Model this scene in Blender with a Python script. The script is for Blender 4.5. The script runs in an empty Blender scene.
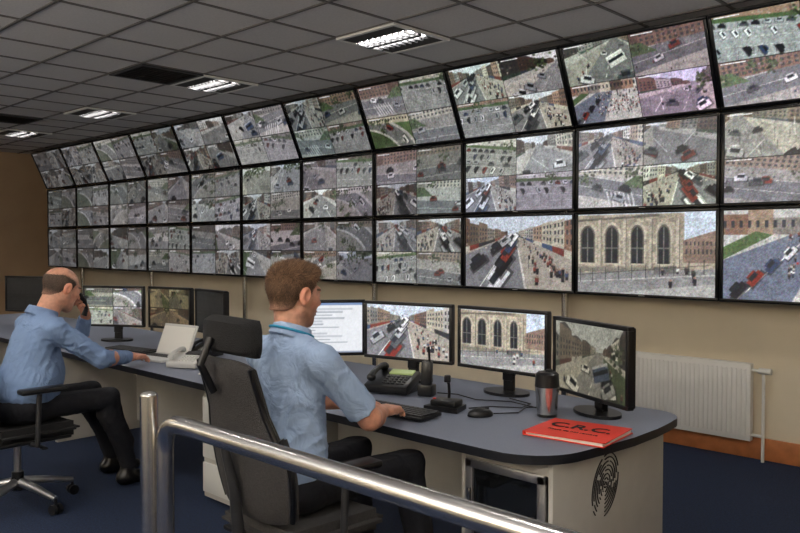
import bpy, bmesh, math, random
import numpy as np
from mathutils import Vector, Matrix, Euler

scene = bpy.context.scene
try:
    scene.view_settings.view_transform = 'Standard'
    scene.view_settings.look = 'None'
except Exception as e:
    print(e)

# ------------------------------------------------------------------ materials
def lin(c):
    return tuple(((x/12.92) if x <= 0.04045 else ((x+0.055)/1.055)**2.4) for x in c[:3])
def C(r, g, b):
    return lin((r/255., g/255., b/255.))

def mat(name, col, rough=0.5, metal=0.0, noise=0.0, nscale=20.0, bump=0.0, bscale=80.0, emit=None, estr=0.0, coat=0.0, trans=0.0, bdist=0.01, distort=0.0):
    m = bpy.data.materials.new(name)
    m.use_nodes = True
    nt = m.node_tree
    b = nt.nodes['Principled BSDF']
    b.inputs['Base Color'].default_value = (*col, 1)
    b.inputs['Roughness'].default_value = rough
    b.inputs['Metallic'].default_value = metal
    if coat: b.inputs['Coat Weight'].default_value = coat
    if trans: b.inputs['Transmission Weight'].default_value = trans
    tc = nt.nodes.new('ShaderNodeTexCoord')
    if noise > 0:
        n = nt.nodes.new('ShaderNodeTexNoise')
        n.inputs['Scale'].default_value = nscale
        n.inputs['Detail'].default_value = 4
        nt.links.new(tc.outputs['Object'], n.inputs['Vector'])
        r = nt.nodes.new('ShaderNodeMapRange')
        r.inputs['From Min'].default_value = 0.3
        r.inputs['From Max'].default_value = 0.7
        r.inputs['To Min'].default_value = 1-noise
        r.inputs['To Max'].default_value = 1+noise
        nt.links.new(n.outputs['Fac'], r.inputs['Value'])
        mx = nt.nodes.new('ShaderNodeVectorMath'); mx.operation = 'SCALE'
        mx.inputs[0].default_value = col
        nt.links.new(r.outputs['Result'], mx.inputs['Scale'])
        nt.links.new(mx.outputs['Vector'], b.inputs['Base Color'])
    if bump > 0:
        n2 = nt.nodes.new('ShaderNodeTexNoise')
        n2.inputs['Scale'].default_value = bscale
        n2.inputs['Detail'].default_value = 3
        n2.inputs['Distortion'].default_value = distort
        nt.links.new(tc.outputs['Object'], n2.inputs['Vector'])
        bp = nt.nodes.new('ShaderNodeBump')
        bp.inputs['Strength'].default_value = bump
        bp.inputs['Distance'].default_value = bdist
        nt.links.new(n2.outputs['Fac'], bp.inputs['Height'])
        nt.links.new(bp.outputs['Normal'], b.inputs['Normal'])
    if emit is not None:
        b.inputs['Emission Color'].default_value = (*emit, 1)
        b.inputs['Emission Strength'].default_value = estr
    return m

def attr_mat(name, rough=0.5, bump=0.0, bscale=100, emission=0.0, mottle=0.0):
    m = mat(name, (0.5, 0.5, 0.5), rough, bump=bump, bscale=bscale)
    nt = m.node_tree
    b = nt.nodes['Principled BSDF']
    a = nt.nodes.new('ShaderNodeAttribute'); a.attribute_name = 'Col'
    if emission > 0:
        b.inputs['Base Color'].default_value = (0.01, 0.01, 0.01, 1)
        nt.links.new(a.outputs['Color'], b.inputs['Emission Color'])
        b.inputs['Emission Strength'].default_value = emission
        try: m.cycles.emission_sampling = 'NONE'
        except Exception: pass
    else:
        src = a.outputs['Color']
        if mottle > 0:
            tc = nt.nodes.new('ShaderNodeTexCoord')
            n = nt.nodes.new('ShaderNodeTexNoise'); n.inputs['Scale'].default_value = 45; n.inputs['Detail'].default_value = 5
            nt.links.new(tc.outputs['Object'], n.inputs['Vector'])
            r = nt.nodes.new('ShaderNodeMapRange')
            r.inputs['From Min'].default_value = .3; r.inputs['From Max'].default_value = .7
            r.inputs['To Min'].default_value = 1-mottle; r.inputs['To Max'].default_value = 1+mottle
            nt.links.new(n.outputs['Fac'], r.inputs['Value'])
            mx = nt.nodes.new('ShaderNodeVectorMath'); mx.operation = 'SCALE'
            nt.links.new(src, mx.inputs[0]); nt.links.new(r.outputs['Result'], mx.inputs['Scale'])
            src = mx.outputs['Vector']
        nt.links.new(src, b.inputs['Base Color'])
    return m

M = {}
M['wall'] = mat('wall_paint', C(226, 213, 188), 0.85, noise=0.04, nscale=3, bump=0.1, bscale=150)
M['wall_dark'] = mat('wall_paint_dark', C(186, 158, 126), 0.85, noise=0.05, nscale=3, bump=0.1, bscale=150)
M['tile'] = mat('ceiling_tile', C(210, 207, 204), 0.95, noise=0.06, nscale=60, bump=0.3, bscale=200)
M['tbar'] = mat('ceiling_tbar', C(104, 99, 95), 0.6)
M['carpet'] = mat('carpet', C(20, 38, 68), 0.95, noise=0.5, nscale=90, bump=0.6, bscale=250)
M['skirt'] = mat('skirting_wood', C(190, 118, 70), 0.5, noise=0.15, nscale=12)
M['black'] = mat('black_plastic', C(20, 20, 22), 0.35, noise=0.1, nscale=30)
M['bezel'] = mat('bezel_plastic', C(10, 10, 12), 0.3)
M['dgrey'] = mat('dark_grey_plastic', C(48, 48, 50), 0.5, noise=0.1, nscale=40)
M['steel'] = mat('brushed_steel', C(205, 203, 200), 0.22, 1.0, noise=0.05, nscale=40)
M['alu'] = mat('aluminium', C(175, 175, 178), 0.35, 0.9, noise=0.04, nscale=30)
M['desktop'] = mat('desk_laminate', C(120, 127, 144), 0.45, noise=0.08, nscale=160)
M['deskedge'] = mat('desk_edge', C(22, 24, 30), 0.4)
M['deskbody'] = mat('desk_panel', C(184, 181, 175), 0.55, noise=0.03, nscale=15)
M['white'] = mat('white_paint', C(228, 226, 220), 0.4, noise=0.02, nscale=10)
M['lgrey'] = mat('light_grey_plastic', C(205, 205, 202), 0.45)
M['red'] = mat('red_card', C(232, 62, 46), 0.5, noise=0.05, nscale=10)
M['paper'] = mat('paper', C(232, 230, 224), 0.8)
M['ink'] = mat('black_ink', C(25, 22, 25), 0.7)
M['mesh'] = mat('chair_fabric', C(64, 62, 62), 0.9, noise=0.25, nscale=160, bump=0.6, bscale=300)
M['fabric'] = mat('chair_fabric_black', C(26, 26, 28), 0.9, noise=0.25, nscale=160, bump=0.5, bscale=300)
M['glass'] = mat('dark_glass', C(20, 22, 24), 0.08, coat=0.5)
M['lcd'] = mat('lcd_green', C(150, 165, 110), 0.3, emit=C(150, 165, 110), estr=0.4)
M['tube'] = mat('lamp_tube', (1, 1, 1), 0.5, emit=(1.0, 0.97, 0.93), estr=82)
M['vent'] = mat('vent_grille', C(45, 42, 40), 0.7)
M['screen'] = attr_mat('lcd_picture', 0.35, emission=1.15)
M['skin'] = attr_mat('skin', 0.48, bump=0.15, bscale=260, mottle=.14)
M['skin'].node_tree.nodes['Principled BSDF'].inputs['Subsurface Weight'].default_value = .12
M['skin'].node_tree.nodes['Principled BSDF'].inputs['Subsurface Radius'].default_value = (.012, .005, .003)
M['hair'] = attr_mat('hair', 0.7, bump=0.3, bscale=350)
M['shirt'] = mat('shirt_cotton', C(160, 182, 214), 0.9, noise=0.06, nscale=8, bump=0.75, bscale=9, bdist=.03, distort=1.2)
M['shirt2'] = mat('shirt_cotton_blue', C(122, 147, 186), 0.9, noise=0.06, nscale=8, bump=0.75, bscale=9, bdist=.03, distort=1.2)
M['trouser'] = mat('trouser_wool', C(24, 25, 32), 0.9, noise=0.1, nscale=20, bump=0.5, bscale=12, bdist=.02, distort=1)
M['shoe'] = mat('shoe_leather', C(16, 15, 15), 0.3)
M['lanyard'] = mat('lanyard', C(45, 150, 190), 0.6)

# ------------------------------------------------------------------ mesh builder
class MB:
    def __init__(self, name):
        self.name = name; self.bm = bmesh.new(); self.mats = []
    def mi(self, m):
        if m not in self.mats: self.mats.append(m)
        return self.mats.index(m)
    def add(self, b2, m, M4=None, m_side=None):
        if M4 is not None: b2.transform(M4)
        i = self.mi(m)
        for f in b2.faces:
            f.smooth = True
            if f.material_index != 7: f.material_index = i
        if m_side is not None:
            k = self.mi(m_side)
            for f in b2.faces:
                if f.material_index == 7: f.material_index = k
        t = bpy.data.meshes.new('t'); b2.to_mesh(t); b2.free()
        self.bm.from_mesh(t); bpy.data.meshes.remove(t)
        return self
    def box(self, c, s, m, rot=(0, 0, 0), bevel=0.0, seg=2):
        b = bmesh.new(); bmesh.ops.create_cube(b, size=1)
        for v in b.verts: v.co = Vector((v.co.x*s[0], v.co.y*s[1], v.co.z*s[2]))
        if bevel > 0:
            bmesh.ops.bevel(b, geom=list(b.edges), offset=bevel, segments=seg, affect='EDGES', profile=0.5)
        return self.add(b, m, Matrix.Translation(c) @ Euler(rot).to_matrix().to_4x4())
    def cyl(self, p1, p2, r1, m, r2=None, seg=20):
        p1 = Vector(p1); p2 = Vector(p2); d = p2-p1
        b = bmesh.new()
        bmesh.ops.create_cone(b, cap_ends=True, segments=seg, radius1=r1, radius2=r1 if r2 is None else r2, depth=d.length)
        q = d.to_track_quat('Z', 'Y').to_matrix().to_4x4()
        return self.add(b, m, Matrix.Translation((p1+p2)/2) @ q)
    def sph(self, c, r, m, seg=16, zmin=None):
        b = bmesh.new(); bmesh.ops.create_uvsphere(b, u_segments=seg, v_segments=seg//2+2, radius=1)
        if not hasattr(r, '__len__'): r = (r, r, r)
        b.transform(Matrix.Translation(c) @ Matrix.Diagonal((*r, 1)))
        if zmin is not None:
            for v in b.verts: v.co.z = max(v.co.z, zmin)
        return self.add(b, m)
    def tube(self, pts, r, m, seg=12):
        pts = [Vector(p) for p in pts]; n = len(pts)
        b = bmesh.new(); rings = []; up = None
        for i, p in enumerate(pts):
            t = (pts[min(i+1, n-1)]-pts[max(i-1, 0)]).normalized()
            if up is None:
                up = Vector((0, 0, 1)) if abs(t.z) < 0.9 else Vector((1, 0, 0))
            x = t.cross(up).normalized(); y = x.cross(t).normalized(); up = y
            rr = r[i] if hasattr(r, '__len__') else r
            rings.append([b.verts.new(p+x*rr*math.cos(a)+y*rr*math.sin(a)) for a in [2*math.pi*k/seg for k in range(seg)]])
        for i in range(n-1):
            for k in range(seg):
                b.faces.new((rings[i][k], rings[i][(k+1) % seg], rings[i+1][(k+1) % seg], rings[i+1][k]))
        b.faces.new(rings[0][::-1]); b.faces.new(rings[-1])
        bmesh.ops.recalc_face_normals(b, faces=b.faces)
        return self.add(b, m)
    def prism(self, outline, z0, z1, m, m_side=None, bevel=0.0):
        b = bmesh.new()
        lo = [b.verts.new((x, y, z0)) for x, y in outline]
        f = b.faces.new(lo)
        r = bmesh.ops.extrude_face_region(b, geom=[f])
        vs = [e for e in r['geom'] if isinstance(e, bmesh.types.BMVert)]
        for v in vs: v.co.z = z1
        bmesh.ops.recalc_face_normals(b, faces=b.faces)
        if m_side is not None:
            for f in b.faces:
                if abs(f.normal.z) < 0.5: f.material_index = 7
        return self.add(b, m, m_side=m_side)
    def panel(self, fn, nu, nv, th, m):
        b = bmesh.new(); F = []; B = []
        for j in range(nv+1):
            F.append([]); B.append([])
            for i in range(nu+1):
                u = -1+2*i/nu; v = j/nv; p = Vector(fn(u, v))
                e = max(0.0, (1-abs(u)**5)*(1-abs(2*v-1)**7))
                t = th*(0.25+0.75*e**0.5)
                F[-1].append(b.verts.new(p+Vector((0, t, 0)))); B[-1].append(b.verts.new(p-Vector((0, t, 0))))
        for j in range(nv):
            for i in range(nu):
                b.faces.new((F[j][i], F[j][i+1], F[j+1][i+1], F[j+1][i]))
                b.faces.new((B[j][i], B[j+1][i], B[j+1][i+1], B[j][i+1]))
        for j in range(nv):
            b.faces.new((F[j][0], F[j+1][0], B[j+1][0], B[j][0]))
            b.faces.new((F[j][nu], B[j][nu], B[j+1][nu], F[j+1][nu]))
        for i in range(nu):
            b.faces.new((F[0][i], B[0][i], B[0][i+1], F[0][i+1]))
            b.faces.new((F[nv][i], F[nv][i+1], B[nv][i+1], B[nv][i]))
        bmesh.ops.recalc_face_normals(b, faces=b.faces)
        return self.add(b, m)
    def make(self, loc=(0, 0, 0), rot=(0, 0, 0), parent=None, sharp=35):
        me = bpy.data.meshes.new(self.name); self.bm.to_mesh(me); self.bm.free()
        for m in self.mats: me.materials.append(m)
        try: me.set_sharp_from_angle(angle=math.radians(sharp))
        except Exception as e: print(e)
        o = bpy.data.objects.new(self.name, me); scene.collection.objects.link(o)
        o.location = loc; o.rotation_euler = rot
        if parent: o.parent = parent
        return o

def empty(name, loc=(0, 0, 0), rot=(0, 0, 0)):
    e = bpy.data.objects.new(name, None); scene.collection.objects.link(e)
    e.location = loc; e.rotation_euler = rot; e.empty_display_size = 0.1
    return e

# ------------------------------------------------------------------ camera
CAMZ = 1.5
cam = bpy.data.cameras.new('camera'); camo = bpy.data.objects.new('camera', cam)
scene.collection.objects.link(camo); scene.camera = camo
cam.lens = 35.0; cam.sensor_width = 36.0; cam.clip_start = 0.05
camo.location = (0, 0, CAMZ)
yaw = math.atan2(0.721, -0.693) - math.pi/2
pitch = -math.atan(23.5/778)
camo.rotation_euler = (math.pi/2+pitch, 0, yaw)

# ------------------------------------------------------------------ room
X0, X1, Y0, Y1, ZC = -13.9, 2.6, -2.6, 5.6, 3.03
MB('floor').box(((X0+X1)/2, (Y0+Y1)/2, -0.05), (X1-X0+0.4, Y1-Y0+0.4, 0.1), M['carpet']).make()
MB('ceiling').box(((X0+X1)/2, (Y0+Y1)/2, ZC+0.05), (X1-X0+0.4, Y1-Y0+0.4, 0.1), M['tile']).make()
MB('wall_back').box(((X0+X1)/2, Y1+0.05, ZC/2), (X1-X0, 0.1, ZC), M['wall']).make()
MB('wall_front').box(((X0+X1)/2, Y0-0.05, ZC/2), (X1-X0, 0.1, ZC), M['wall']).make()
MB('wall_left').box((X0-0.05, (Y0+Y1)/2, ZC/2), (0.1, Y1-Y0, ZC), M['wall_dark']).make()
MB('wall_right').box((X1+0.05, (Y0+Y1)/2, ZC/2), (0.1, Y1-Y0, ZC), M['wall']).make()
MB('baseboard_back').box(((X0+X1)/2, Y1-0.01, 0.075), (X1-X0, 0.02, 0.15), M['skirt'], bevel=0.004).make()
MB('baseboard_left').box((X0+0.01, (Y0+Y1)/2, 0.075), (0.02, Y1-Y0-0.05, 0.15), M['skirt'], bevel=0.004).make()
tb = MB('trim_ceiling_grid')
x = -4.38 - 0.6*15
while x < X1:
    tb.box((x, (Y0+Y1)/2, ZC-0.003), (0.022, Y1-Y0, 0.010), M['tbar']); x += 0.6
y = 3.87-0.6*10
while y < Y1:
    tb.box(((X0+X1)/2, y, ZC-0.0035), (X1-X0, 0.022, 0.010), M['tbar']); y += 0.6
tb.make()

def ceiling_light(x, y):
    m = MB('ceiling_light')
    z = ZC
    for dx, dy, sx, sy in ((0, .285, .6, .03), (0, -.285, .6, .03), (.285, 0, .03, .54), (-.285, 0, .03, .54)):
        m.box((dx, dy, -0.014), (sx, sy, 0.022), M['white'])
    m.box((0, 0, -0.005), (.56, .56, 0.006), M['tile'])
    for dy in (-0.2, 0.2): m.box((0, dy, -.012), (.54, .13, .02), M['vent'])
    for dy in (-0.06, 0.06):
        m.box((0, dy, -0.012), (.52, .05, 0.008), M['tube'])
    for i in range(9):
        m.box((-.24+i*.06, 0, -0.026), (.010, .27, 0.026), M['dgrey'])
    m.box((0, 0, -0.026), (.54, .04, 0.026), M['dgrey'])
    return m.make((x, y, z))
for k in range(-1, 4):
    ceiling_light(-4.08-2.4*k, 4.17)
for k in range(-1, 4):
    ceiling_light(-4.08-2.4*k, 1.17)
for k in range(-2, 2):
    ceiling_light(-4.08-2.4*k, -1.23)

def added_fill_light(x, y, power):  # made-up lamp stand out of view, added to bounce fill off the ceiling
    e = empty('added_fill_stand', (x, y, 0))
    m = MB('fill_stand_body')
    m.cyl((0, 0, 0), (0, 0, .02), .14, M['black'], .13, 28)
    m.cyl((0, 0, .02), (0, 0, 1.70), .013, M['steel'])
    m.tube([(0, 0, 1.70), (0, 0, 1.72), (0, 0, 1.76), (0, 0, 1.80)], [.03, .08, .15, .17], M['black'], 24)
    m.make(parent=e)
    l = bpy.data.lights.new('ceiling_bounce_fill', 'AREA'); l.shape = 'DISK'; l.size = .28; l.energy = power; l.color = (1, .98, .96)
    o = bpy.data.objects.new('ceiling_bounce_fill', l); scene.collection.objects.link(o); o.parent = e
    o.location = (0, 0, 1.82); o.rotation_euler = (math.pi, 0, 0)
added_fill_light(0.9, -1.0, 190)
added_fill_light(-3.2, -1.9, 170)
added_fill_light(-8.2, -1.9, 80)

def vent(x, y, n=1):
    m = MB('air_vent')
    w = .6*n
    for dy in (.285, -.285): m.box((0, dy, -.012), (w, .03, .02), M['dgrey'])
    for dx in (w/2-.015, -w/2+.015): m.box((dx, 0, -.012), (.03, .56, .02), M['dgrey'])
    m.box((0, 0, -.004), (w-.04, .56, .004), M['ink'])
    for i in range(12):
        m.box((0, -.25+i*.0455, -.014), (w-.05, .02, .003), M['vent'], rot=(0.5, 0, 0))
    return m.make((x, y, ZC))
vent(-6.48, 3.57); vent(-10.08, 3.57)

# ------------------------------------------------------------------ CCTV painter
rng = np.random.RandomState(23)
class Cv:
    def __init__(s, w, h, warp=True):
        s.w, s.h = w*2, h*2
        s.U, s.V = np.meshgrid((np.arange(s.w)+.5)/s.w, (np.arange(s.h)+.5)/s.h)
        if warp:
            a = rng.randn()*.10; z = .72+.2*rng.rand(); u, v = s.U-.5, s.V-.5
            s.U = .5+z*(u*math.cos(a)-v*math.sin(a)*.56); s.V = .5+z*(u*math.sin(a)/.56*.6+v*math.cos(a))
            if rng.rand() < .5: s.U = 1-s.U
        s.a = np.zeros((s.h, s.w, 3))
    def poly(s, pts, col, al=1.0):
        m = np.ones(s.U.shape, bool); n = len(pts)
        area = sum(pts[i][0]*pts[(i+1) % n][1]-pts[(i+1) % n][0]*pts[i][1] for i in range(n))
        sg = 1 if area > 0 else -1
        for i in range(n):
            x0, y0 = pts[i]; x1, y1 = pts[(i+1) % n]
            m &= sg*((x1-x0)*(s.V-y0)-(y1-y0)*(s.U-x0)) >= 0
        s.a[m] = s.a[m]*(1-al)+np.array(col)*al
    def rect(s, x0, y0, x1, y1, col, al=1.0):
        m = (s.U >= x0) & (s.U < x1) & (s.V >= y0) & (s.V < y1)
        s.a[m] = s.a[m]*(1-al)+np.array(col)*al
    def disc(s, x, y, rx, ry, col, al=1.0):
        m = ((s.U-x)/rx)**2+((s.V-y)/ry)**2 < 1
        s.a[m] = s.a[m]*(1-al)+np.array(col)*al
    def out(s):
        return s.a.reshape(s.h//2, 2, s.w//2, 2, 3).mean((1, 3))
CARS = [(.82, .82, .84), (.15, .15, .17), (.55, .57, .6), (.50, .18, .15), (.20, .26, .38), (.3, .32, .34), (.9, .9, .91), (.1, .1, .12), (.65, .66, .68), (.25, .26, .28)]
BR = [(.50, .38, .32), (.58, .50, .43), (.48, .46, .44), (.72, .69, .62), (.38, .31, .28), (.60, .47, .39), (.76, .75, .73)]
GR = (.31, .40, .25)
def sky():
    return [(.80, .83, .87), (.74, .79, .86), (.86, .87, .88)][rng.randint(3)]
def car(c, x, y, s, ang=0.0, col=None):
    col = CARS[rng.randint(len(CARS))] if col is None else col; s = s*.62
    ca, sa = math.cos(ang), math.sin(ang)
    def q(x0, y0, x1, y1, cc, al=1.0):
        c.poly([(x+(px*ca-py*sa)*s, y+(px*sa+py*ca)*s*1.7) for px, py in ((x0, y0), (x1, y0), (x1, y1), (x0, y1))], cc, al)
    q(-.6, -.3, .62, .1, (.12, .12, .13), .55)
    q(-.5, -.2, .5, .22, col)
    q(-.3, .02, .32, .4, tuple(.8*v for v in col))
    q(-.26, .06, .28, .3, (.14, .16, .19))
    q(-.22, .3, .24, .42, col)
def bus(c, x, y, s, ang=0):
    ca, sa = math.cos(ang), math.sin(ang)
    col = [(.66, .18, .15), (.85, .85, .84), (.24, .33, .52)][rng.randint(3)]
    def q(x0, y0, x1, y1, cc):
        c.poly([(x+(px*ca-py*sa)*s, y+(px*sa+py*ca)*s*1.7) for px, py in ((x0, y0), (x1, y0), (x1, y1), (x0, y1))], cc)
    q(-.6, -.25, .6, .5, col); q(-.55, .05, .55, .25, (.14, .16, .2)); q(-.6, .38, .6, .5, tuple(.6+.4*v for v in col))
def person(c, x, y, s):
    s = s*.62
    col = [(.12, .12, .15), (.45, .22, .2), (.22, .27, .38), (.75, .75, .73), (.2, .2, .2)][rng.randint(5)]
    c.rect(x-.25*s, y, x+.25*s, y+.9*s, (.12, .12, .15))
    c.rect(x-.32*s, y+.8*s, x+.32*s, y+1.9*s, col)
    c.disc(x, y+2.15*s, .22*s, .36*s, (.55, .45, .4))
def tree(c, x, y, s):
    for k in range(30):
        c.disc(x+rng.randn()*s*.5, y+rng.randn()*s*.65, s*.16, s*.24, tuple(np.array((.23, .28, .18))*(0.5+rng.rand()*1.2)), .8)
def clutter(c, n, y0, y1, sz=.03):
    for k in range(n):
        x, y = rng.rand()*1.1-.05, y0+(y1-y0)*rng.rand(); g = .15+.7*rng.rand()
        w, h = sz*(.3+rng.rand()), sz*(.4+1.3*rng.rand())
        c.rect(x, y, x+w, y+h, (g*(.9+.2*rng.rand()), g*(.9+.1*rng.rand()), g*(.82+.2*rng.rand())), .3+.4*rng.rand())
def ground_tex(c):
    """patches, shadows and tyre-worn streaks on asphalt/paving"""
    for k in range(5):
        x, y = rng.rand(), rng.rand()*.6; w, h = .1+.35*rng.rand(), .04+.14*rng.rand(); d = (rng.rand()-.5)*.3
        g = .2+.6*rng.rand()
        c.poly([(x, y), (x+w, y+d*.3), (x+w+d, y+h+d*.3), (x+d, y+h)], (g, g, g*.98), .14+.14*rng.rand())
    for k in range(14):
        x, y = rng.rand(), rng.rand()*.7
        c.rect(x, y, x+.006, y+.10+.1*rng.rand(), (.25, .25, .26), .6)
def road_marks(c):
    for k in range(2):
        x, y = rng.rand(), rng.rand()*.5; dx = (rng.rand()-.5)*.6
        c.poly([(x, y), (x+.012, y), (x+.012+dx, y+.3), (x+dx, y+.3)], (.86, .86, .85), .8)
def street(c):
    g = .44+.16*rng.rand()
    c.a[:] = (g, g, g*1.02)
    hz = .62+.27*rng.rand(); vx = .1+.8*rng.rand()
    pav = (g*1.3, g*1.27, g*1.2)
    c.poly([(-.3, -.2), (.35*rng.rand(), -.2), (vx-.03, hz), (-.3, hz)], tuple(min(1, v) for v in pav))
    if rng.rand() < .3: c.poly([(1.3, -.2), (.7+.2*rng.rand(), -.2), (vx+.05, hz), (1.3, hz)], GR)
    ground_tex(c)
    c.rect(-.5, hz, 1.5, 1.5, sky())
    for side in (0, 1):
        if side == 1 and rng.rand() < .25:
            for k in range(4): tree(c, vx+.1+.15*k, hz+.03+.05*k, .10+.03*k)
            continue
        ex = -.15 if side == 0 else 1.15; d = 1 if side == 0 else -1
        far = vx-d*.05
        yb = .2+.38*rng.rand(); yt = 1.1+.4*rng.rand()
        def P(t, v):
            return (ex+(far-ex)*t, (yb+(hz-.04-yb)*t)*(1-v)+(yt+(hz+.05-yt)*t)*v)
        seg = 5
        for k in range(seg):
            t0, t1 = 1-(1-k/seg)**1.5, 1-(1-(k+1)/seg)**1.5
            cc = tuple(np.clip(np.array(BR[rng.randint(len(BR))])*(.75+.45*rng.rand())*(1 if side else .75), 0, 1))
            hh = .65+.35*rng.rand()
            c.poly([P(t0, 0), P(t1, 0), P(t1, hh), P(t0, hh)], cc)
            c.poly([P(t0, hh), P(t1, hh), P((t0*.4+t1*.6), hh+.1), P((t0*.6+t1*.4), hh+.1)], (.32, .30, .32))
            c.poly([P(t0, 0), P(t1, 0), P(t1, .15), P(t0, .15)], [(.2, .2, .22), (.42, .2, .18), (.24, .3, .38), (.8, .8, .78), (.24, .34, .28)][rng.randint(5)], .8)
            for r in (.24, .4, .56):
                for w in range(4):
                    a0 = t0+(t1-t0)*(.08+.23*w); a1 = a0+(t1-t0)*.11
                    if r+.09 < hh: c.poly([P(a0, r), P(a1, r), P(a1, r+.09), P(a0, r+.09)], (.18, .2, .23), .85)
        c.poly([(ex, yb-.12), (far, hz-.06), (far, hz-.03), (ex, yb+.02)], (.70, .69, .67))
    for k in range(8):
        t0 = 1-(1-k/8)**1.6; t1 = 1-(1-(k+.45)/8)**1.6
        def Q(t, o): return (.5+(vx-.5)*t+o*(1-t), hz*t*.96)
        c.poly([Q(t0, -.008), Q(t0, .008), Q(t1, .006), Q(t1, -.006)], (.86, .86, .85))
    road_marks(c)
    for k in range(rng.randint(2, 6)):
        t = .85*(1-rng.rand()**1.2); sx = rng.choice([-1, 1])
        car(c, .5+(vx-.5)*t+sx*(.27*(1-t)+.02), hz*t*.92+.02, .26*(1-t)+.06, rng.rand()*.6*sx)
    if rng.rand() < .2: bus(c, .5+(vx-.5)*.5+.1, hz*.5, .18, .3)
    for k in range(rng.randint(1, 6)):
        t = .8*rng.rand(); person(c, .5+(vx-.5)*t+rng.choice([-1, 1])*(.42*(1-t)+.03), hz*t, .06*(1-t)+.02)
    clutter(c, 45, hz-.2, hz+.05, .025)
    if rng.rand() < .35: tree(c, rng.rand(), hz, .12)
def plaza(c):
    g = .52+.2*rng.rand(); c.a[:] = (g, g*.98, g*.94)
    s = rng.rand()-.5
    c.poly([(-.5, .0), (1.5, .25+s), (1.5, .66+s), (-.5, .4)], (.43, .44, .46))
    ground_tex(c)
    c.poly([(-.5, .20), (1.5, .44+s), (1.5, .450+s), (-.5, .210)], (.84, .84, .82))
    c.poly([(-.5, .40), (1.5, .66+s), (1.5, .675+s), (-.5, .412)], (.76, .76, .74))
    if rng.rand() < .4:
        x0 = rng.rand()*.5
        for k in range(7):
            c.poly([(x0+k*.05, .12), (x0+.02+k*.05, .12), (x0+.08+k*.05, .42), (x0+.06+k*.05, .42)], (.84, .84, .84), .8)
    cc = np.array(BR[rng.randint(len(BR))])
    yb = .58+.14*rng.rand(); xa = rng.rand()*.4-.1
    c.rect(-.5, yb+.3, 1.5, 1.5, sky())
    c.poly([(-.5, yb), (xa, yb), (xa, yb+.36), (-.5, yb+.3)], tuple(cc*.75))
    c.poly([(xa, yb), (1.5, yb+.1), (1.5, 1.3), (xa, yb+.36)], tuple(cc))
    for k in range(16):
        for r in (.04, .13, .22):
            c.rect(xa+.03+k*.065, yb+r+k*.005, xa+.062+k*.065, yb+r+.05+k*.005, (.19, .21, .24), .85)
    if rng.rand() < .5:
        c.poly([(-.3, .45), (.38, .52), (.2, .74), (-.3, .7)], GR)
        tree(c, .1, .65, .08)
    for k in range(rng.randint(2, 6)):
        u = rng.rand(); car(c, u, .10+.25+.24*u*(.2+s)+(rng.rand()-.5)*.3, .17+.06*rng.rand(), .2+.3*s)
    for k in range(rng.randint(2, 9)):
        person(c, rng.rand(), rng.rand()*.6, .04)
    for k in range(rng.randint(0, 3)): tree(c, rng.rand(), .5+.4*rng.rand(), .1)
    clutter(c, 45, .5, .8, .025)
def carpark(c):
    g = .50+.12*rng.rand(); c.a[:] = (g, g, g*1.01)
    a = (rng.rand()-.5)*.6
    ground_tex(c)
    for r in range(6):
        yy = .03+r*.15; sc = .15-.013*r
        c.poly([(-.3, yy-.03-a*.1), (1.3, yy-.03+a*.1), (1.3, yy-.024+a*.1), (-.3, yy-.024-a*.1)], (.8, .8, .79))
        if r in (3, 4) or rng.rand() < .3:
            for k in range(int(1.1/sc)+1):
                if rng.rand() < .6: car(c, k*sc*1.05, yy+a*.2*(k*sc-.5)+.04, sc*1.15, 1.2+a if r % 2 else .1)
    c.poly([(-.3, .76), (1.3, .72+a*.1), (1.3, .84), (-.3, .84)], GR)
    c.poly([(-.3, .82), (1.3, .80+a*.1), (1.3, 1.5), (-.3, 1.5)], BR[rng.randint(len(BR))])
    clutter(c, 60, .78, 1.0, .035)
    for k in range(rng.randint(1, 5)): tree(c, rng.rand(), .8, .09)
def bend(c):
    g = .52+.15*rng.rand(); c.a[:] = (g*.98, g, g*.95)
    cx, cy, R = -.2+.3*rng.rand(), -.3+.2*rng.rand(), .75+.2*rng.rand()
    if rng.rand() < .3: c.a[:] = np.array(GR)*1.2
    c.disc(cx, cy, R+.34, (R+.34)*1.1, (min(1, g*1.2),)*3)
    c.disc(cx, cy, R+.28, (R+.28)*1.1, (.46, .47, .49))
    for k in range(30):
        an = .05*k+.1; x, y = cx+(R+.13)*math.cos(an), cy+(R+.13)*1.1*math.sin(an)
        if k % 2: c.rect(x, y, x+.015, y+.015, (.86, .86, .85))
    c.disc(cx, cy, R, R*1.1, (min(1, g*1.2),)*3)
    c.disc(cx, cy, R-.05, (R-.05)*1.1, GR if rng.rand() < .45 else (.58, .57, .54))
    ground_tex(c)
    c.rect(-.5, .92, 1.5, 1.5, sky())
    c.poly([(-.5, .76), (1.5, .72), (1.5, .96), (-.5, .94)], tuple(np.array(BR[rng.randint(len(BR))])*(.8+.4*rng.rand())))
    for k in range(22):
        c.rect(-.1+.06*k, .82, -.07+.06*k, .87, (.2, .2, .23))
    for k in range(rng.randint(2, 5)):
        an = .2+1.2*rng.rand(); o = .07 if k % 2 else .2
        car(c, cx+(R+o)*math.cos(an), cy+(R+o)*1.1*math.sin(an), .22, an+1.57)
    for k in range(4): person(c, rng.rand(), rng.rand()*.7, .035)
    for k in range(3): tree(c, rng.rand()*.5, .1+.5*rng.rand(), .08)
    for k in range(3): tree(c, rng.rand(), .78, .07)
    clutter(c, 30, .7, .95, .03)
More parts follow.
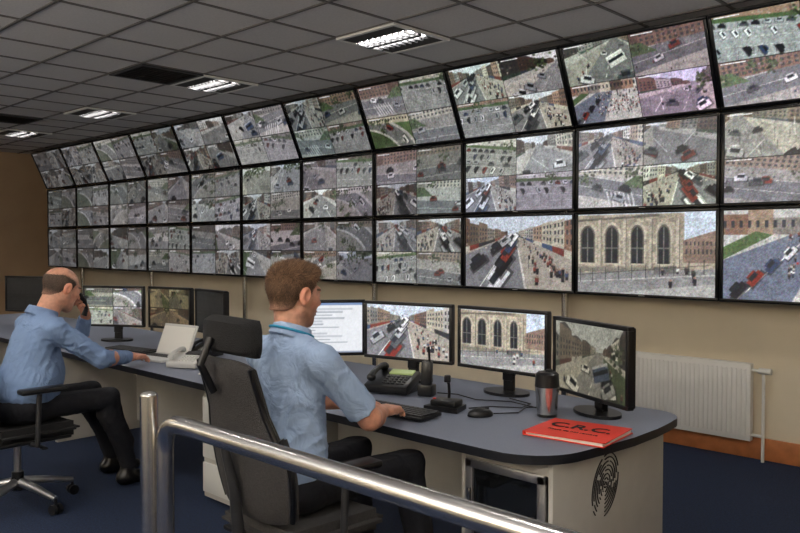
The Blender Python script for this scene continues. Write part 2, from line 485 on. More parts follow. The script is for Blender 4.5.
def arches(c):
    c.a[:] = (.60, .585, .55)
    c.rect(-.5, .2, 1.5, 1.5, (.62, .58, .51))
    c.rect(-.5, .985, 1.5, 1.5, (.70, .76, .83))
    c.poly([(0, .90), (.62, .95), (.62, .985), (0, .94)], (.42, .4, .37))
    for r in range(16):
        for k in range(15):
            gg = .8+.35*rng.rand()
            c.rect(.057*k-.02*(r % 2), .254+r*.045, .057*k-.02*(r % 2)+.057, .299+r*.045, (.60*gg, .56*gg, .49*gg), .8 if k < 14 else 0)
            c.rect(.057*k+.02*(r % 2), .254+r*.045, .057*k+.02*(r % 2)+.003, .295+r*.045, (.46, .43, .38), .5)
        c.rect(0, .25+r*.045, .8, .254+r*.045, (.48, .45, .39), .6)
    c.poly([(0, .90), (.62, .95), (.62, .975), (0, .93)], (.36, .34, .31))
    for k in range(4):
        x = .08+k*.19; kk = .052-.004*k
        c.rect(x-kk*1.4, .36, x+kk*1.4, .78, (.66, .63, .56)); c.disc(x, .72, kk*1.5, .17, (.66, .63, .56))
        for f, cc in ((1.12, (.36, .34, .31)), (.9, (.12, .13, .15))):
            c.rect(x-kk*f, .38, x+kk*f, .72, cc); c.disc(x, .72, kk*f, .12*f, cc)
        c.rect(x-.004, .38, x+.004, .82, (.42, .42, .40)); c.rect(x-kk, .56, x+kk, .575, (.42, .42, .40))
    for k in range(5):
        c.rect(-.025+k*.19, .3, -.005+k*.19, .92, (.66, .63, .56)); c.rect(-.005+k*.19, .3, .0+k*.19, .92, (.36, .34, .31))
    c.rect(0, .27, .8, .33, (.46, .44, .40))
    c.rect(.79, .45, 1.01, 1.01, (.72, .77, .83)); c.poly([(.78, .4), (1.01, .4), (1.01, .78), (.78, .66)], (.50, .42, .37))
    for k in range(8): c.rect(.8+.027*k, .5, .81+.027*k, .56, (.2, .2, .22)); c.rect(.8+.027*k, .60, .81+.027*k, .65, (.2, .2, .22))
    c.poly([(-.1, 0), (1.1, 0), (1.1, .34), (-.1, .24)], (.50, .50, .50))
    ground_tex_low(c)
    c.poly([(-.1, .12), (1.1, .27), (1.1, .282), (-.1, .13)], (.70, .70, .68))
    c.poly([(.3, 0), (1.1, 0), (1.1, .18), (.5, .06)], (.62, .62, .61))
    c.poly([(.58, .25), (.74, .27), (.74, .36), (.58, .34)], (.35, .35, .34))
    for k in range(4): person(c, .45+.5*rng.rand(), .08+rng.rand()*.2, .07)
    for k in range(3): person(c, rng.rand()*.9, .22+.05*rng.rand(), .055)
    for k in range(10): c.rect(.02+.1*k, .13+.015*k, .025+.1*k, .30+.015*k, (.17, .17, .18))
    c.poly([(.0, .22), (.95, .37), (.95, .375), (0, .228)], (.2, .2, .2))
def ground_tex_low(c):
    for k in range(10):
        x, y = rng.rand(), rng.rand()*.22; g = .3+.4*rng.rand()
        c.rect(x, y, x+.12*rng.rand(), y+.04*rng.rand(), (g, g, g), .3)
def highstreet(c):
    c.a[:] = (.62, .59, .55)
    ground_tex(c)
    c.rect(-.5, .74, 1.5, 1.5, (.76, .80, .85))
    for k in range(9):
        t0, t1 = 1-(1-k/9)**1.6, 1-(1-(k+1)/9)**1.6
        for (xa, xb, ya, yb_, yc, yd) in ((-.3, .42, .33, .72, 1.15, .80), (1.3, .52, .2, .72, 1.3, .80)):
            cc = tuple(np.array(BR[rng.randint(len(BR))])*(.8+.35*rng.rand())*(.75 if xa < 0 else 1.0))
            def G(t, v): return (xa+(xb-xa)*t, (ya+(yb_-ya)*t)*(1-v)+(yc+(yd-yc)*t)*v)
            hh = .75+.25*rng.rand()
            c.poly([G(t0, 0), G(t1, 0), G(t1, hh), G(t0, hh)], tuple(np.clip(cc, 0, 1)))
            c.poly([G(t0, 0), G(t1, 0), G(t1, .16), G(t0, .16)], [(.45, .2, .18), (.18, .18, .2), (.24, .3, .42), (.7, .68, .62)][rng.randint(4)])
            for r in (.28, .48, .66):
                for w in range(3):
                    a0 = t0+(t1-t0)*(.1+.3*w); a1 = a0+(t1-t0)*.14
                    c.poly([G(a0, r), G(a1, r), G(a1, r+.1), G(a0, r+.1)], (.2, .21, .24))
    c.poly([(-.3, -.2), (.62, -.2), (.49, .73), (.45, .73), (-.3, .28)], (.46, .46, .48))
    c.poly([(.14, 0), (.152, 0), (.468, .7), (.465, .7)], (.86, .86, .84))
    c.poly([(.60, -.2), (.63, -.2), (.495, .73), (.49, .73)], (.78, .76, .74))
    for t in (.05, .26, .42, .52, .6): car(c, .32+.25*t, .05+t*1.05, .38*(1-t)+.03, .9)
    for t in (.12, .38, .5): car(c, .05+.7*t, .25+.8*t, .28*(1-t)+.03, .6)
    for k in range(38):
        t = rng.rand(); person(c, .64+.38*rng.rand()*(1-t*.75)-.08*t, .02+.66*t, .075*(1-t)+.016)
    clutter(c, 80, .5, .8, .018)
def crowd(c):
    c.a[:] = (.70, .70, .69)
    ground_tex(c)
    for k in range(7):
        c.poly([(.15*k, .72), (.15*k+.15, .72), (.15*k+.15, .95+.06*math.sin(k*2)), (.15*k, .95+.06*math.sin(k*2))], BR[k])
    for k in range(20):
        c.rect(k*.05, .8, k*.05+.02, .88, (.19, .2, .24))
    c.poly([(-.2, -.2), (.35, -.2), (.62, .72), (.4, .72), (-.2, .3)], (.40, .43, .50))
    c.poly([(.08, 0), (.095, 0), (.5, .7), (.495, .7)], (.88, .88, .87))
    c.poly([(-.1, .35), (.3, .72), (.2, .76), (-.1, .5)], GR)
    for k in range(110):
        person(c, .38+.62*rng.rand(), .2+.5*rng.rand(), .036)
    for k in range(60):
        x, y = .4+.6*rng.rand(), .25+.3*rng.rand(); c.rect(x, y, x+.012, y+.02, (.68, .17, .16) if k % 2 else (.92, .92, .92))
    for k in range(4): car(c, .1+.1*k, .1+.14*k, .2-.02*k, .9)
    clutter(c, 50, .62, .8, .02)
def bluevan(c):
    plaza(c)
    c.poly([(.2, .3), (.6, .24), (.62, .6), (.22, .66)], (.26, .35, .60)); c.poly([(.25, .5), (.55, .46), (.55, .54), (.25, .58)], (.14, .16, .2))
    c.poly([(.05, .5), (.2, .5), (.2, .75), (.05, .75)], (.68, .22, .18))
    c.poly([(.65, .15), (1.1, .2), (1.1, .5), (.7, .42)], (.36, .50, .30))
def mapdoc(c):
    c.a[:] = (.86, .88, .90)
    for k in range(14):
        c.rect(.05, .08+.06*k, .3+.6*rng.rand(), .10+.06*k, (.58, .61, .66))
    c.rect(0, .94, 1, 1, (.40, .52, .72)); c.rect(0, 0, 1, .04, (.5, .55, .65))
    c.rect(.03, .5, .22, .9, (.76, .80, .86))

def lump(h, w, s):
    low = rng.rand(h//s+3, w//s+3)
    yy, xx = np.mgrid[0:h, 0:w]/float(s)
    iy, ix = yy.astype(int), xx.astype(int); fy, fx = yy-iy, xx-ix
    return ((low[iy, ix]*(1-fx)+low[iy, ix+1]*fx)*(1-fy)+(low[iy+1, ix]*(1-fx)+low[iy+1, ix+1]*fx)*fy)[..., None]
def finish(a, bright, contrast, sat, grain=1.0):
    h, w, _ = a.shape
    a = a*(1+grain*(.22*(rng.rand(h, w, 1)-.5)+.26*(lump(h, w, 2)-.5)+.20*(lump(h, w, 7)-.5)))
    a = a+grain*.03*rng.randn(h, w, 3)
    g = a.mean(2, keepdims=True)
    a = g+(a-g)*sat
    a = (a-.5)*contrast+.5*bright
    a = a*np.array((1.0, .995, 1.0))
    return np.clip(a, 0.03, 1)
def quad_pic(kinds, W=96, H=54, bright=1, contrast=1, sat=1, grain=1.0):
    if len(kinds) == 1:
        c = Cv(W, H, False); kinds[0](c); a = c.out()
    else:
        a = np.zeros((H, W, 3)); w, h = W//2, H//2
        for q in range(4):
            c = Cv(w, h); kinds[q](c); o = c.out()
            o = (o-.5)*(.75+.35*rng.rand())+.5*(.82+.34*rng.rand())
            o = o*(1+rng.randn(3)*.03)
            a[(q//2)*h:(q//2+1)*h, (q % 2)*w:(q % 2+1)*w] = o
            a[(q//2)*h+h-3:(q//2)*h+h-2, (q % 2)*w+3:(q % 2)*w+w//3] = .9
    a = finish(a, bright, contrast, sat, grain)
    if len(kinds) == 4:
        a[:, W//2-1:W//2] = .08; a[H//2-1:H//2, :] = .08
    return a
def s2l(a): return np.where(a <= .04045, a/12.92, ((a+.055)/1.055)**2.4)

def picture_mesh(name, a, w, h):
    H, W, _ = a.shape
    xs = np.linspace(-w/2, w/2, W); zs = np.linspace(-h/2, h/2, H)
    X, Z = np.meshgrid(xs, zs)
    co = np.stack([X, np.zeros_like(X), Z], -1).reshape(-1, 3)
    idx = np.arange(H*W).reshape(H, W)
    f = np.stack([idx[:-1, :-1], idx[:-1, 1:], idx[1:, 1:], idx[1:, :-1]], -1).reshape(-1, 4)
    me = bpy.data.meshes.new(name)
    me.vertices.add(len(co)); me.vertices.foreach_set('co', co.ravel().astype(np.float32))
    me.loops.add(f.size); me.loops.foreach_set('vertex_index', f.ravel().astype(np.int32))
    me.polygons.add(len(f)); me.polygons.foreach_set('loop_start', (np.arange(len(f))*4).astype(np.int32))
    me.update(calc_edges=True)
    at = me.color_attributes.new('Col', 'FLOAT_COLOR', 'POINT')
    col = np.ones((H*W, 4), np.float32); col[:, :3] = s2l(np.clip(a, 0, 1)).reshape(-1, 3)
    at.data.foreach_set('color', col.ravel())
    me.materials.append(M['screen'])
    return me

# ------------------------------------------------------------------ video wall
DM = 5.35; PW = 1.1275; PH = 0.6495; SR = -2.113; ZB = 1.096
def wall_bezel():
    m = MB('bezel'); w, h = PW-.008, PH-.008; t = .022
    for dz in (h/2-t/2, -h/2+t/2): m.box((0, .02, dz), (w, .05, t), M['bezel'], bevel=.003)
    for dx in (w/2-t/2, -w/2+t/2): m.box((dx, .02, 0), (t, .05, h-2*t+.002), M['bezel'], bevel=.003)
    m.box((0, .04, 0), (w-.02, .05, h-.02), M['bezel'])
    m.box((0, .075, 0), (w*.7, .05, h*.6), M['dgrey'], bevel=.01)
    m.box((0, -.0055, -h/2+t/2), (.05, .002, .006), M['alu'])
    return m.make()
bz = wall_bezel()
first = True
single = {(9, 0): [arches], (8, 0): [highstreet], (10, 0): [crowd]}
for c in range(11):
    for r in range(3):
        xc = SR-PW*(9.5-c)
        frac = c/10.
        ks = single.get((c, r))
        if ks is None:
            pool = [street, plaza, carpark, street, bend, street, plaza, highstreet]
            ks = [pool[rng.randint(8)] for _ in range(4)]
            if (c, r) == (10, 2): ks = [plaza, bluevan, carpark, bluevan]
            if (c, r) == (9, 2): ks = [crowd, street, street, plaza]
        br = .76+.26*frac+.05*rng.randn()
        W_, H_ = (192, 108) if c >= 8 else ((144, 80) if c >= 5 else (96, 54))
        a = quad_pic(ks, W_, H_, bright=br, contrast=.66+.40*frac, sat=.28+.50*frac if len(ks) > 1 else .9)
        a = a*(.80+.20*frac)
        tilt = math.radians(24) if r == 2 else 0
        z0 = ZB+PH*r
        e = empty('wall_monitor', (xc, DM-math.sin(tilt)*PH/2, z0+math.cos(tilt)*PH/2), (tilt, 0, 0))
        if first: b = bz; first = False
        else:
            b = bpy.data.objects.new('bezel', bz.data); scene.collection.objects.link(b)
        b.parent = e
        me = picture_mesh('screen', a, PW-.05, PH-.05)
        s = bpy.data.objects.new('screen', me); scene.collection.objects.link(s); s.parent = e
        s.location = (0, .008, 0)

rk = MB('monitor_support_frame')
for s in (-1.2, -3.42, -5.64, -7.9, -10.16, -12.4):
    rk.cyl((s, DM+.15, 0.0), (s, DM+.15, 2.35), .028, M['steel'])
    rk.cyl((s, DM+.15, 0.0), (s, DM+.15, .012), .07, M['steel'])
    rk.cyl((s, DM+.15, 2.3), (s, DM+.02, 2.7), .02, M['steel'])
for z in (1.3, 1.55, 1.95, 2.2):
    rk.box(((SR+PW+SR-PW*10)/2, DM+.12, z), (PW*11-.1, .03, .04), M['alu'])
rk.make()

# ------------------------------------------------------------------ radiator
rd = MB('radiator')
xa, xb = -3.1, -1.95; zc = .40; hh = .53
rd.box(((xa+xb)/2, Y1-.055, zc), (xb-xa, .012, hh), M['white'], bevel=.004)
rd.box(((xa+xb)/2, Y1-.095, zc), (xb-xa, .012, hh), M['white'], bevel=.004)
n = int((xb-xa)/.033)
for i in range(n):
    rd.box((xa+.03+i*.033, Y1-.103, zc), (.017, .012, hh-.07), M['white'], bevel=.005)
rd.box(((xa+xb)/2, Y1-.075, zc+hh/2), (xb-xa, .055, .012), M['white'], bevel=.003)
rd.box((xb, Y1-.075, zc), (.006, .055, hh), M['white'])
for xx in (xa+.15, xb-.15):
    rd.box((xx, Y1-.032, zc+.1), (.03, .056, .2), M['white'])
rd.tube([(xb-.01, Y1-.075, zc+hh/2-.04), (xb+.05, Y1-.075, zc+hh/2-.04), (xb+.075, Y1-.075, zc+hh/2-.05), (xb+.08, Y1-.075, zc+hh/2-.09), (xb+.08, Y1-.075, 0.0)], .011, M['white'])
rd.cyl((xb+.05, Y1-.075, zc+hh/2-.04), (xb+.13, Y1-.075, zc+hh/2-.04), .021, M['white'])
rd.cyl((xb-.01, Y1-.075, zc-hh/2+.04), (xb+.08, Y1-.075, zc-hh/2+.04), .011, M['white'])
rd.make()

# ------------------------------------------------------------------ desk
def arc(cx, cy, r, a0, a1, n=8):
    return [(cx+r*math.cos(math.radians(a0+(a1-a0)*i/n)), cy+r*math.sin(math.radians(a0+(a1-a0)*i/n))) for i in range(n+1)]
DZ = .73
desk = empty('control_desk')
ol = [(-8.9, 2.30)] + [(-1.78, 2.30)] + arc(-1.74, 2.55, .25, -88, -12)[1:] + [(-1.465, 2.7), (-1.45, 2.85), (-1.45, 3.05), (-1.46, 3.18)] + arc(-1.62, 3.25, .15, 0, 90) + [(-8.9, 3.40)]
t = MB('desk_top'); t.prism(ol, DZ-.035, DZ, M['desktop'], m_side=M['deskedge']); t.make(parent=desk)
b = MB('desk_body')
B0 = M['deskbody']
cx0, cx1, cy0, cy1 = -1.98, -1.55, 2.42, 3.32
b.box((cx1-.01, (cy0+cy1)/2, .35), (.02, cy1-cy0, .69), B0, bevel=.002)
b.box((cx0+.01, (cy0+cy1)/2, .35), (.02, cy1-cy0, .69), B0, bevel=.002)
b.box(((cx0+cx1)/2, cy1-.01, .35), (cx1-cx0-.04, .02, .69), B0)
b.box(((cx0+cx1)/2, (cy0+cy1)/2, .05), (cx1-cx0-.04, cy1-cy0-.04, .1), B0)
b.box(((cx0+cx1)/2, cy0+.01, .665), (cx1-cx0-.04, .02, .05), B0)
for xx in (cx0+.045, cx1-.045): b.box((xx, cy0-.004, .36), (.035, .018, .56), M['alu'], bevel=.003)
for zz in (.625, .10): b.box(((cx0+cx1)/2, cy0-.004, zz), (cx1-cx0-.055, .018, .035), M['alu'], bevel=.003)
b.box(((cx0+cx1)/2, cy0+.004, .36), (cx1-cx0-.12, .005, .5), M['glass'])
b.box((cx0+.055, cy0-.02, .5), (.012, .015, .06), M['steel'], bevel=.003)
b.box((-5.3, 3.05, .38), (6.7, .02, .62), B0)
for xx in (-3.45, -5.9, -7.6):
    b.box((xx, 2.85, .345), (.04, .9, .69), B0, bevel=.003)
b.box((-3.72, 2.72, .33), (.42, .55, .6), B0, bevel=.004)
for zz in (.15, .35, .53): b.box((-3.72, 2.437, zz), (.40, .015, .17), M['lgrey'], bevel=.004)
b.make(parent=desk)
fp = MB('fingerprint_logo')
rr = random.Random(3)
def fpt(u, v):
    a = -.45
    return (cx1+.0015, 2.80+u*math.cos(a)-v*math.sin(a), .53+u*math.sin(a)+v*math.cos(a))
for k in range(8):
    ry = .008+.0125*k; rz = .012+.017*k
    a = -60
    while a < 250:
        ln_ = rr.uniform(35, 100); a1 = min(a+ln_, 255)
        fp.tube([fpt(ry*math.cos(math.radians(a+(a1-a)*i/8)), rz*math.sin(math.radians(a+(a1-a)*i/8))) for i in range(9)], .0030, M['ink'], seg=5)
        a = a1+rr.uniform(8, 18)
fp.make(parent=desk)

# ------------------------------------------------------------------ desk monitors
def desk_monitor(pl, pr, pic, z0=.845, h=.325, dim=1.0):
    pl = Vector((*pl, 0)); pr = Vector((*pr, 0)); w = (pr-pl).length
    c = (pl+pr)/2; ang = math.atan2(pr.y-pl.y, pr.x-pl.x)
    e = empty('desk_monitor', (c.x, c.y, DZ+.001), (0, 0, ang))
    m = MB('housing'); t = .018; zc = z0-DZ+h/2
    for dz in (h/2-t/2, -h/2+t/2): m.box((0, .012, zc+dz), (w, .034, t), M['black'], bevel=.003)
    for dx in (w/2-t/2, -w/2+t/2): m.box((dx, .012, zc), (t, .034, h-2*t+.002), M['black'], bevel=.003)
    m.box((0, .028, zc), (w-.01, .03, h-.01), M['black'], bevel=.006)
    m.box((0, .05, zc), (w*.55, .03, h*.6), M['black'], bevel=.01)
    m.box((0, .075, zc-.09), (.07, .022, .2), M['black'], bevel=.006)
    m.box((0, .07, zc-h/2-.02), (.06, .03, 2*(.03)), M['black'], bevel=.004)
    m.prism([(x*.13, .05+y*.09) for x, y in arc(0, 0, 1, 0, 345, 23)], 0, .014, M['black'])
    m.box((0, .075, .06), (.06, .025, .12), M['black'], bevel=.004)
    m.make(parent=e)
    me = picture_mesh('screen', pic*dim, w-2*t, h-2*t)
    s = bpy.data.objects.new('screen', me); scene.collection.objects.link(s); s.parent = e; s.location = (0, .002, zc)
    return e
A = quad_pic([mapdoc], 96, 54, 1.03, .95, .8, .15)
desk_monitor((-3.60, 2.72), (-3.28, 3.12), A)
desk_monitor((-3.235, 3.07), (-2.67, 3.18), quad_pic([highstreet], 144, 80, bright=1.05, contrast=1, sat=1.0))
desk_monitor((-2.63, 3.18), (-2.07, 3.18), quad_pic([arches], 144, 80, bright=1.1, contrast=1.1, sat=.95))
desk_monitor((-2.045, 3.19), (-1.54, 2.97), quad_pic([street], 144, 80, bright=.68, contrast=.7, sat=.5)*np.array((1, .97, .85)), z0=.80, h=.35)
desk_monitor((-6.04, 2.68), (-5.6, 2.96), quad_pic([carpark, street, plaza, bend], bright=.98, contrast=.95, sat=.8), h=.32)
desk_monitor((-5.58, 2.99), (-5.12, 3.08), quad_pic([street]*4, bright=.6, contrast=.65, sat=.8)*np.array((1, .9, .68)), h=.32)
desk_monitor((-5.07, 3.09), (-4.6, 3.03), quad_pic([carpark]*4, bright=.5, contrast=.5, sat=.3), dim=.4, h=.32)
desk_monitor((-7.9, 2.75), (-7.45, 2.95), quad_pic([carpark]*4, bright=.5, contrast=.4, sat=.3), dim=.3, h=.34)

# ------------------------------------------------------------------ desk things
Z = DZ+.002
def keyboard(x, y, rot, w=.43):
    m = MB('computer_keyboard'); m.box((0, 0, .0125), (w, .15, .016), M['black'], bevel=.004, rot=(.03, 0, 0))
    for r in range(5):
        for k in range(15):
            m.box((-w/2+.02+k*(w-.04)/14, -.052+r*.026, .0235+r*.0008), ((w-.04)/14-.004, .02, .006), M['dgrey'])
    m.make((x, y, Z), (0, 0, rot))
keyboard(-2.44, 2.50, 0.05)
keyboard(-5.15, 2.62, .15)
mo = MB('computer_mouse'); mo.sph((0, 0, .006), (.033, .06, .032), M['black'], zmin=0); mo.box((0, .03, .035), (.006, .02, .008), M['dgrey'], bevel=.002)
mo.make((-2.12, 2.72, Z), (0, 0, -.6))
tm = MB('travel_mug')
tm.cyl((0, 0, 0), (0, 0, .012), .044, M['black'], .045)
tm.cyl((0, 0, .012), (0, 0, .132), .044, M['steel'], .053, 32)
tm.cyl((0, 0, .132), (0, 0, .138), .0545, M['black'], .0545, 32)
tm.cyl((0, 0, .138), (0, 0, .188), .054, M['black'], .051, 32)
tm.cyl((0, 0, .188), (0, 0, .197), .051, M['black'], .040, 32)
tm.box((0, .015, .201), (.02, .03, .01), M['black'], bevel=.003)
tm.make((-1.91, 2.93, Z))
fo = empty('red_folder', (-1.635, 2.735, Z), (0, 0, .10))
f = MB('folder_cover')
f.box((0, 0, .002), (.34, .29, .003), M['red'])
f.box((0.002, 0, .009), (.325, .275, .011), M['paper'])
f.box((0, 0, .0165), (.34, .29, .003), M['red'], rot=(0, -.008, 0.03))
f.box((-.171, 0, .009), (.004, .29, .016), M['red'])
f.make(parent=fo)
tx = bpy.data.curves.new('folder_lettering', 'FONT'); tx.body = 'C.R.C.'; tx.size = .10; tx.extrude = .0004; tx.align_x = 'CENTER'; tx.offset = .0015
to = bpy.data.objects.new('folder_lettering', tx); scene.collection.objects.link(to); to.parent = fo
to.location = (0, .0, .0200); to.data.materials.append(M['ink'])
tx2 = bpy.data.curves.new('folder_small_lettering', 'FONT'); tx2.body = 'Please do not remove'; tx2.size = .024; tx2.extrude = .0004; tx2.align_x = 'CENTER'
t2 = bpy.data.objects.new('folder_small_lettering', tx2); scene.collection.objects.link(t2); t2.parent = fo
t2.location = (0.0, -.06, .0200); t2.data.materials.append(M['ink'])
mc = MB('desk_microphone')
mc.prism([(-.085, -.06), (.085, -.06), (.075, .06), (-.075, .06)], 0, .022, M['black'])
mc.box((0, .005, .034), (.13, .09, .03), M['black'], bevel=.01)
mc.tube([(0, .03, .04), (0, .035, .07), (0, .03, .11), (0, .02, .13)], .007, M['black'])
mc.box((0, .015, .14), (.03, .02, .035), M['black'], bevel=.006)
mc.cyl((-.05, -.02, .048), (-.05, -.02, .053), .008, M['red'])
mc.make((-2.32, 2.72, Z), (0, 0, .25))
def phone(name, x, y, rot, body, lcd=True, sc=1.0):
    m = MB(name)
    m.box((0, 0, .052), (.24, .2, .045), body, rot=(.28, 0, 0), bevel=.008)
    m.box((0, .02, .022), (.22, .14, .044), body, bevel=.004)
    m.box((.03, .055, .094), (.13, .05, .01), M['lcd'] if lcd else M['dgrey'], rot=(.28, 0, 0), bevel=.002)
    for r in range(4):
        for k in range(5):
            m.box((-.02+.026*k, -.07+.024*r, .058+.0068*r), (.018, .014, .008), M['lgrey'] if not lcd else M['dgrey'], rot=(.28, 0, 0), bevel=.002)
    m.tube([(-.085, -.085, .085), (-.085, -.05, .105), (-.085, 0, .117), (-.085, .05, .123), (-.085, .085, .117)], [.02, .016, .013, .016, .02], body)
    m.sph((-.085, -.08, .082), (.025, .024, .022), body); m.sph((-.085, .08, .115), (.025, .024, .022), body)
    m.make((x, y, Z), (0, 0, rot)).scale = (sc, sc, sc)
phone('radio_telephone', -2.80, 2.86, .35, M['black'])
phone('desk_telephone', -4.28, 2.55, .5, M['lgrey'], False, .85)
phone('desk_telephone', -4.62, 2.90, .3, M['black'], False, .8)
hs = MB('radio_handset')
hs.box((0, 0, .03), (.08, .07, .06), M['black'], bevel=.01)
hs.box((0, .0, .11), (.055, .035, .13), M['black'], rot=(-.1, 0, 0), bevel=.008)
hs.cyl((.015, 0, .17), (.015, -.01, .25), .006, M['black'])
hs.make((-2.60, 2.90, Z), (0, 0, .3))
cb = MB('desk_cable')
def wob(pts): return [(x, y, Z+.004) for x, y in pts]
cb.tube(wob([(-2.25, 2.80), (-2.2, 2.9), (-2.08, 2.98), (-2.1, 3.08), (-2.25, 3.12)]), .003, M['black'], 6)
cb.tube(wob([(-2.1, 2.79), (-2.03, 2.88), (-2.07, 3.0), (-1.98, 3.1)]), .003, M['black'], 6)
cb.tube(wob([(-2.6, 2.98), (-2.5, 3.02), (-2.35, 2.98), (-2.2, 3.06), (-2.0, 3.02)]), .003, M['black'], 6)
cb.make()
lp = MB('laptop')
lp.box((0, 0, .008), (.34, .23, .016), M['lgrey'], bevel=.004)
for r in range(4):
    for k in range(12): lp.box((-.14+k*.0255, .0+r*.022, .0175), (.02, .017, .004), M['dgrey'])
lp.box((0, .15, .11), (.34, .012, .22), M['lgrey'], rot=(-.4, 0, 0), bevel=.004)
lp.box((0, .14, .11), (.31, .004, .19), M['paper'], rot=(-.4, 0, 0))
lp.make((-4.72, 2.60, Z), (0, 0, .15))
pp = MB('paper_stack')
for i in range(6): pp.box((0.004*math.sin(i*2), .004*math.cos(i*3), .001+i*.0016), (.21, .297, .0014), M['paper'], rot=(0, 0, .05*math.sin(i*5)))
pp.make((-3.95, 2.62, Z), (0, 0, .5))

# ------------------------------------------------------------------ railing
RY, RZ = 1.0, 1.05
rl = MB('handrail')
rl.tube([(1.6, RY, RZ), (-1.69, RY, RZ), (-1.74, RY, RZ-.003), (-1.77, RY, RZ-.015), (-1.787, RY, RZ-.04), (-1.79, RY, RZ-.08), (-1.79, RY, 0)], .0225, M['steel'], 20)
rl.cyl((-1.832, RY-.02, 0), (-1.832, RY-.02, 1.11), .0225, M['steel'], seg=24)
rl.sph((-1.832, RY-.02, 1.11), (.0225, .0225, .012), M['steel'])
rl.cyl((-1.832, RY-.02, 0.0), (-1.832, RY-.02, .012), .05, M['steel'])
for xx in (0.2, 1.6):
    rl.cyl((xx, RY, 0), (xx, RY, RZ), .0225, M['steel'])
for zz in (.45, .25):
    rl.cyl((-1.79, RY, zz), (1.6, RY, zz), .010, M['steel'])
rl.make()

# ------------------------------------------------------------------ chairs
def office_chair(loc, rot, back_top, headrest, fab, w=.235, arms=True, yb=-.16, yt=-.30):
    m = MB('office_chair')
    for k in range(5):
        a = 2*math.pi*k/5+.3
        d = Vector((math.cos(a), math.sin(a), 0))
        m.tube([d*.03+Vector((0, 0, .14)), d*.16+Vector((0, 0, .12)), d*.31+Vector((0, 0, .085))], [.026, .022, .016], M['alu'])
        p = d*.31; s = Vector((-d.y, d.x, 0))
        m.cyl(p+Vector((0, 0, .085)), p+Vector((0, 0, .05)), .008, M['black'])
        for sg in (-1, 1): m.cyl(p+s*.008*sg+Vector((0, 0, .028)), p+s*.028*sg+Vector((0, 0, .028)), .028, M['black'])
    m.cyl((0, 0, .1), (0, 0, .2), .032, M['black']); m.cyl((0, 0, .2), (0, 0, .38), .02, M['alu'])
    m.box((0, -.02, .385), (.2, .26, .05), M['alu'], bevel=.01)
    m.tube([(.1, .02, .385), (.2, .04, .38), (.27, .04, .375)], .008, M['alu'])
    m.box((.27, .04, .375), (.05, .03, .012), M['black'], bevel=.004)
    b = bmesh.new(); bmesh.ops.create_cube(b, size=1)
    for v in b.verts: v.co = Vector((v.co.x*.49, v.co.y*.46, v.co.z*.085))
    bmesh.ops.bevel(b, geom=list(b.edges), offset=.036, segments=4, affect='EDGES')
    bmesh.ops.subdivide_edges(b, edges=[e for e in b.edges if e.calc_length() > .2], cuts=4, use_grid_fill=True)
    for v in b.verts:
        if v.co.z > 0: v.co.z -= .012*(1-min(1, abs(v.co.x)/.24)**2)
    m.add(b, fab, Matrix.Translation((0, 0.04, .447)))
    m.box((0, .02, .402), (.44, .40, .02), M['black'], bevel=.008)
    zb = .50; zt = back_top
    def back(u, v):
        z = zb+(zt-zb)*v
        ww = w*(.80+.25*math.sin(math.pi*min(1, v*1.25+.1)))*(1-.12*v)
        y = yb+(yt-yb)*v + .015*math.sin(v*math.pi) - .03 + .045*u*u
        return (u*ww, y, z-(.03*abs(u)**4 if v > .5 else -.03*abs(u)**4))
    m.panel(back, 16, 22, .028, fab)
    m.tube([(s_[0]*1.0, s_[1]-.012, s_[2]) for s_ in [back(-.98, k/14) for k in range(15)]], .012, M['black'], 8)
    m.tube([(s_[0]*1.0, s_[1]-.012, s_[2]) for s_ in [back(.98, k/14) for k in range(15)]], .012, M['black'], 8)
    m.tube([(0, -.1, .38), (0, yb-.07, .39), (0, yb-.085, .46), (0, yb-.1, .62), (0, (yb+yt)/2-.075, .8)], [.025, .025, .022, .02, .015], M['dgrey'])
    if headrest:
        m.tube([(0, yt-.04, zt-.12), (0, yt-.09, zt-.02), (0, yt-.05, zt+.07)], .014, M['black'])
        def hr(u, v): return (u*(.165-.015*abs(2*v-1)**3), yt-.005+.05*u*u, zt+.015+.13*v-.012*u*u)
        m.panel(hr, 14, 8, .038, M['fabric'])
    if arms:
        for sg in (-1, 1):
            m.tube([(sg*.2, .0, .39), (sg*.29, .0, .40), (sg*.30, .0, .46), (sg*.30, .01, .68)], .014, M['dgrey'])
            m.box((sg*.30, .03, .70), (.085, .25, .03), M['black'], bevel=.012)
    return m.make(loc, rot)
office_chair((-2.33, 1.84, 0), (0, 0, -.05), 1.10, True, M['mesh'], w=.25)
office_chair((-4.62, 1.66, 0), (0, 0, .0), .90, False, M['fabric'], arms=True, yb=-.19, yt=-.24)

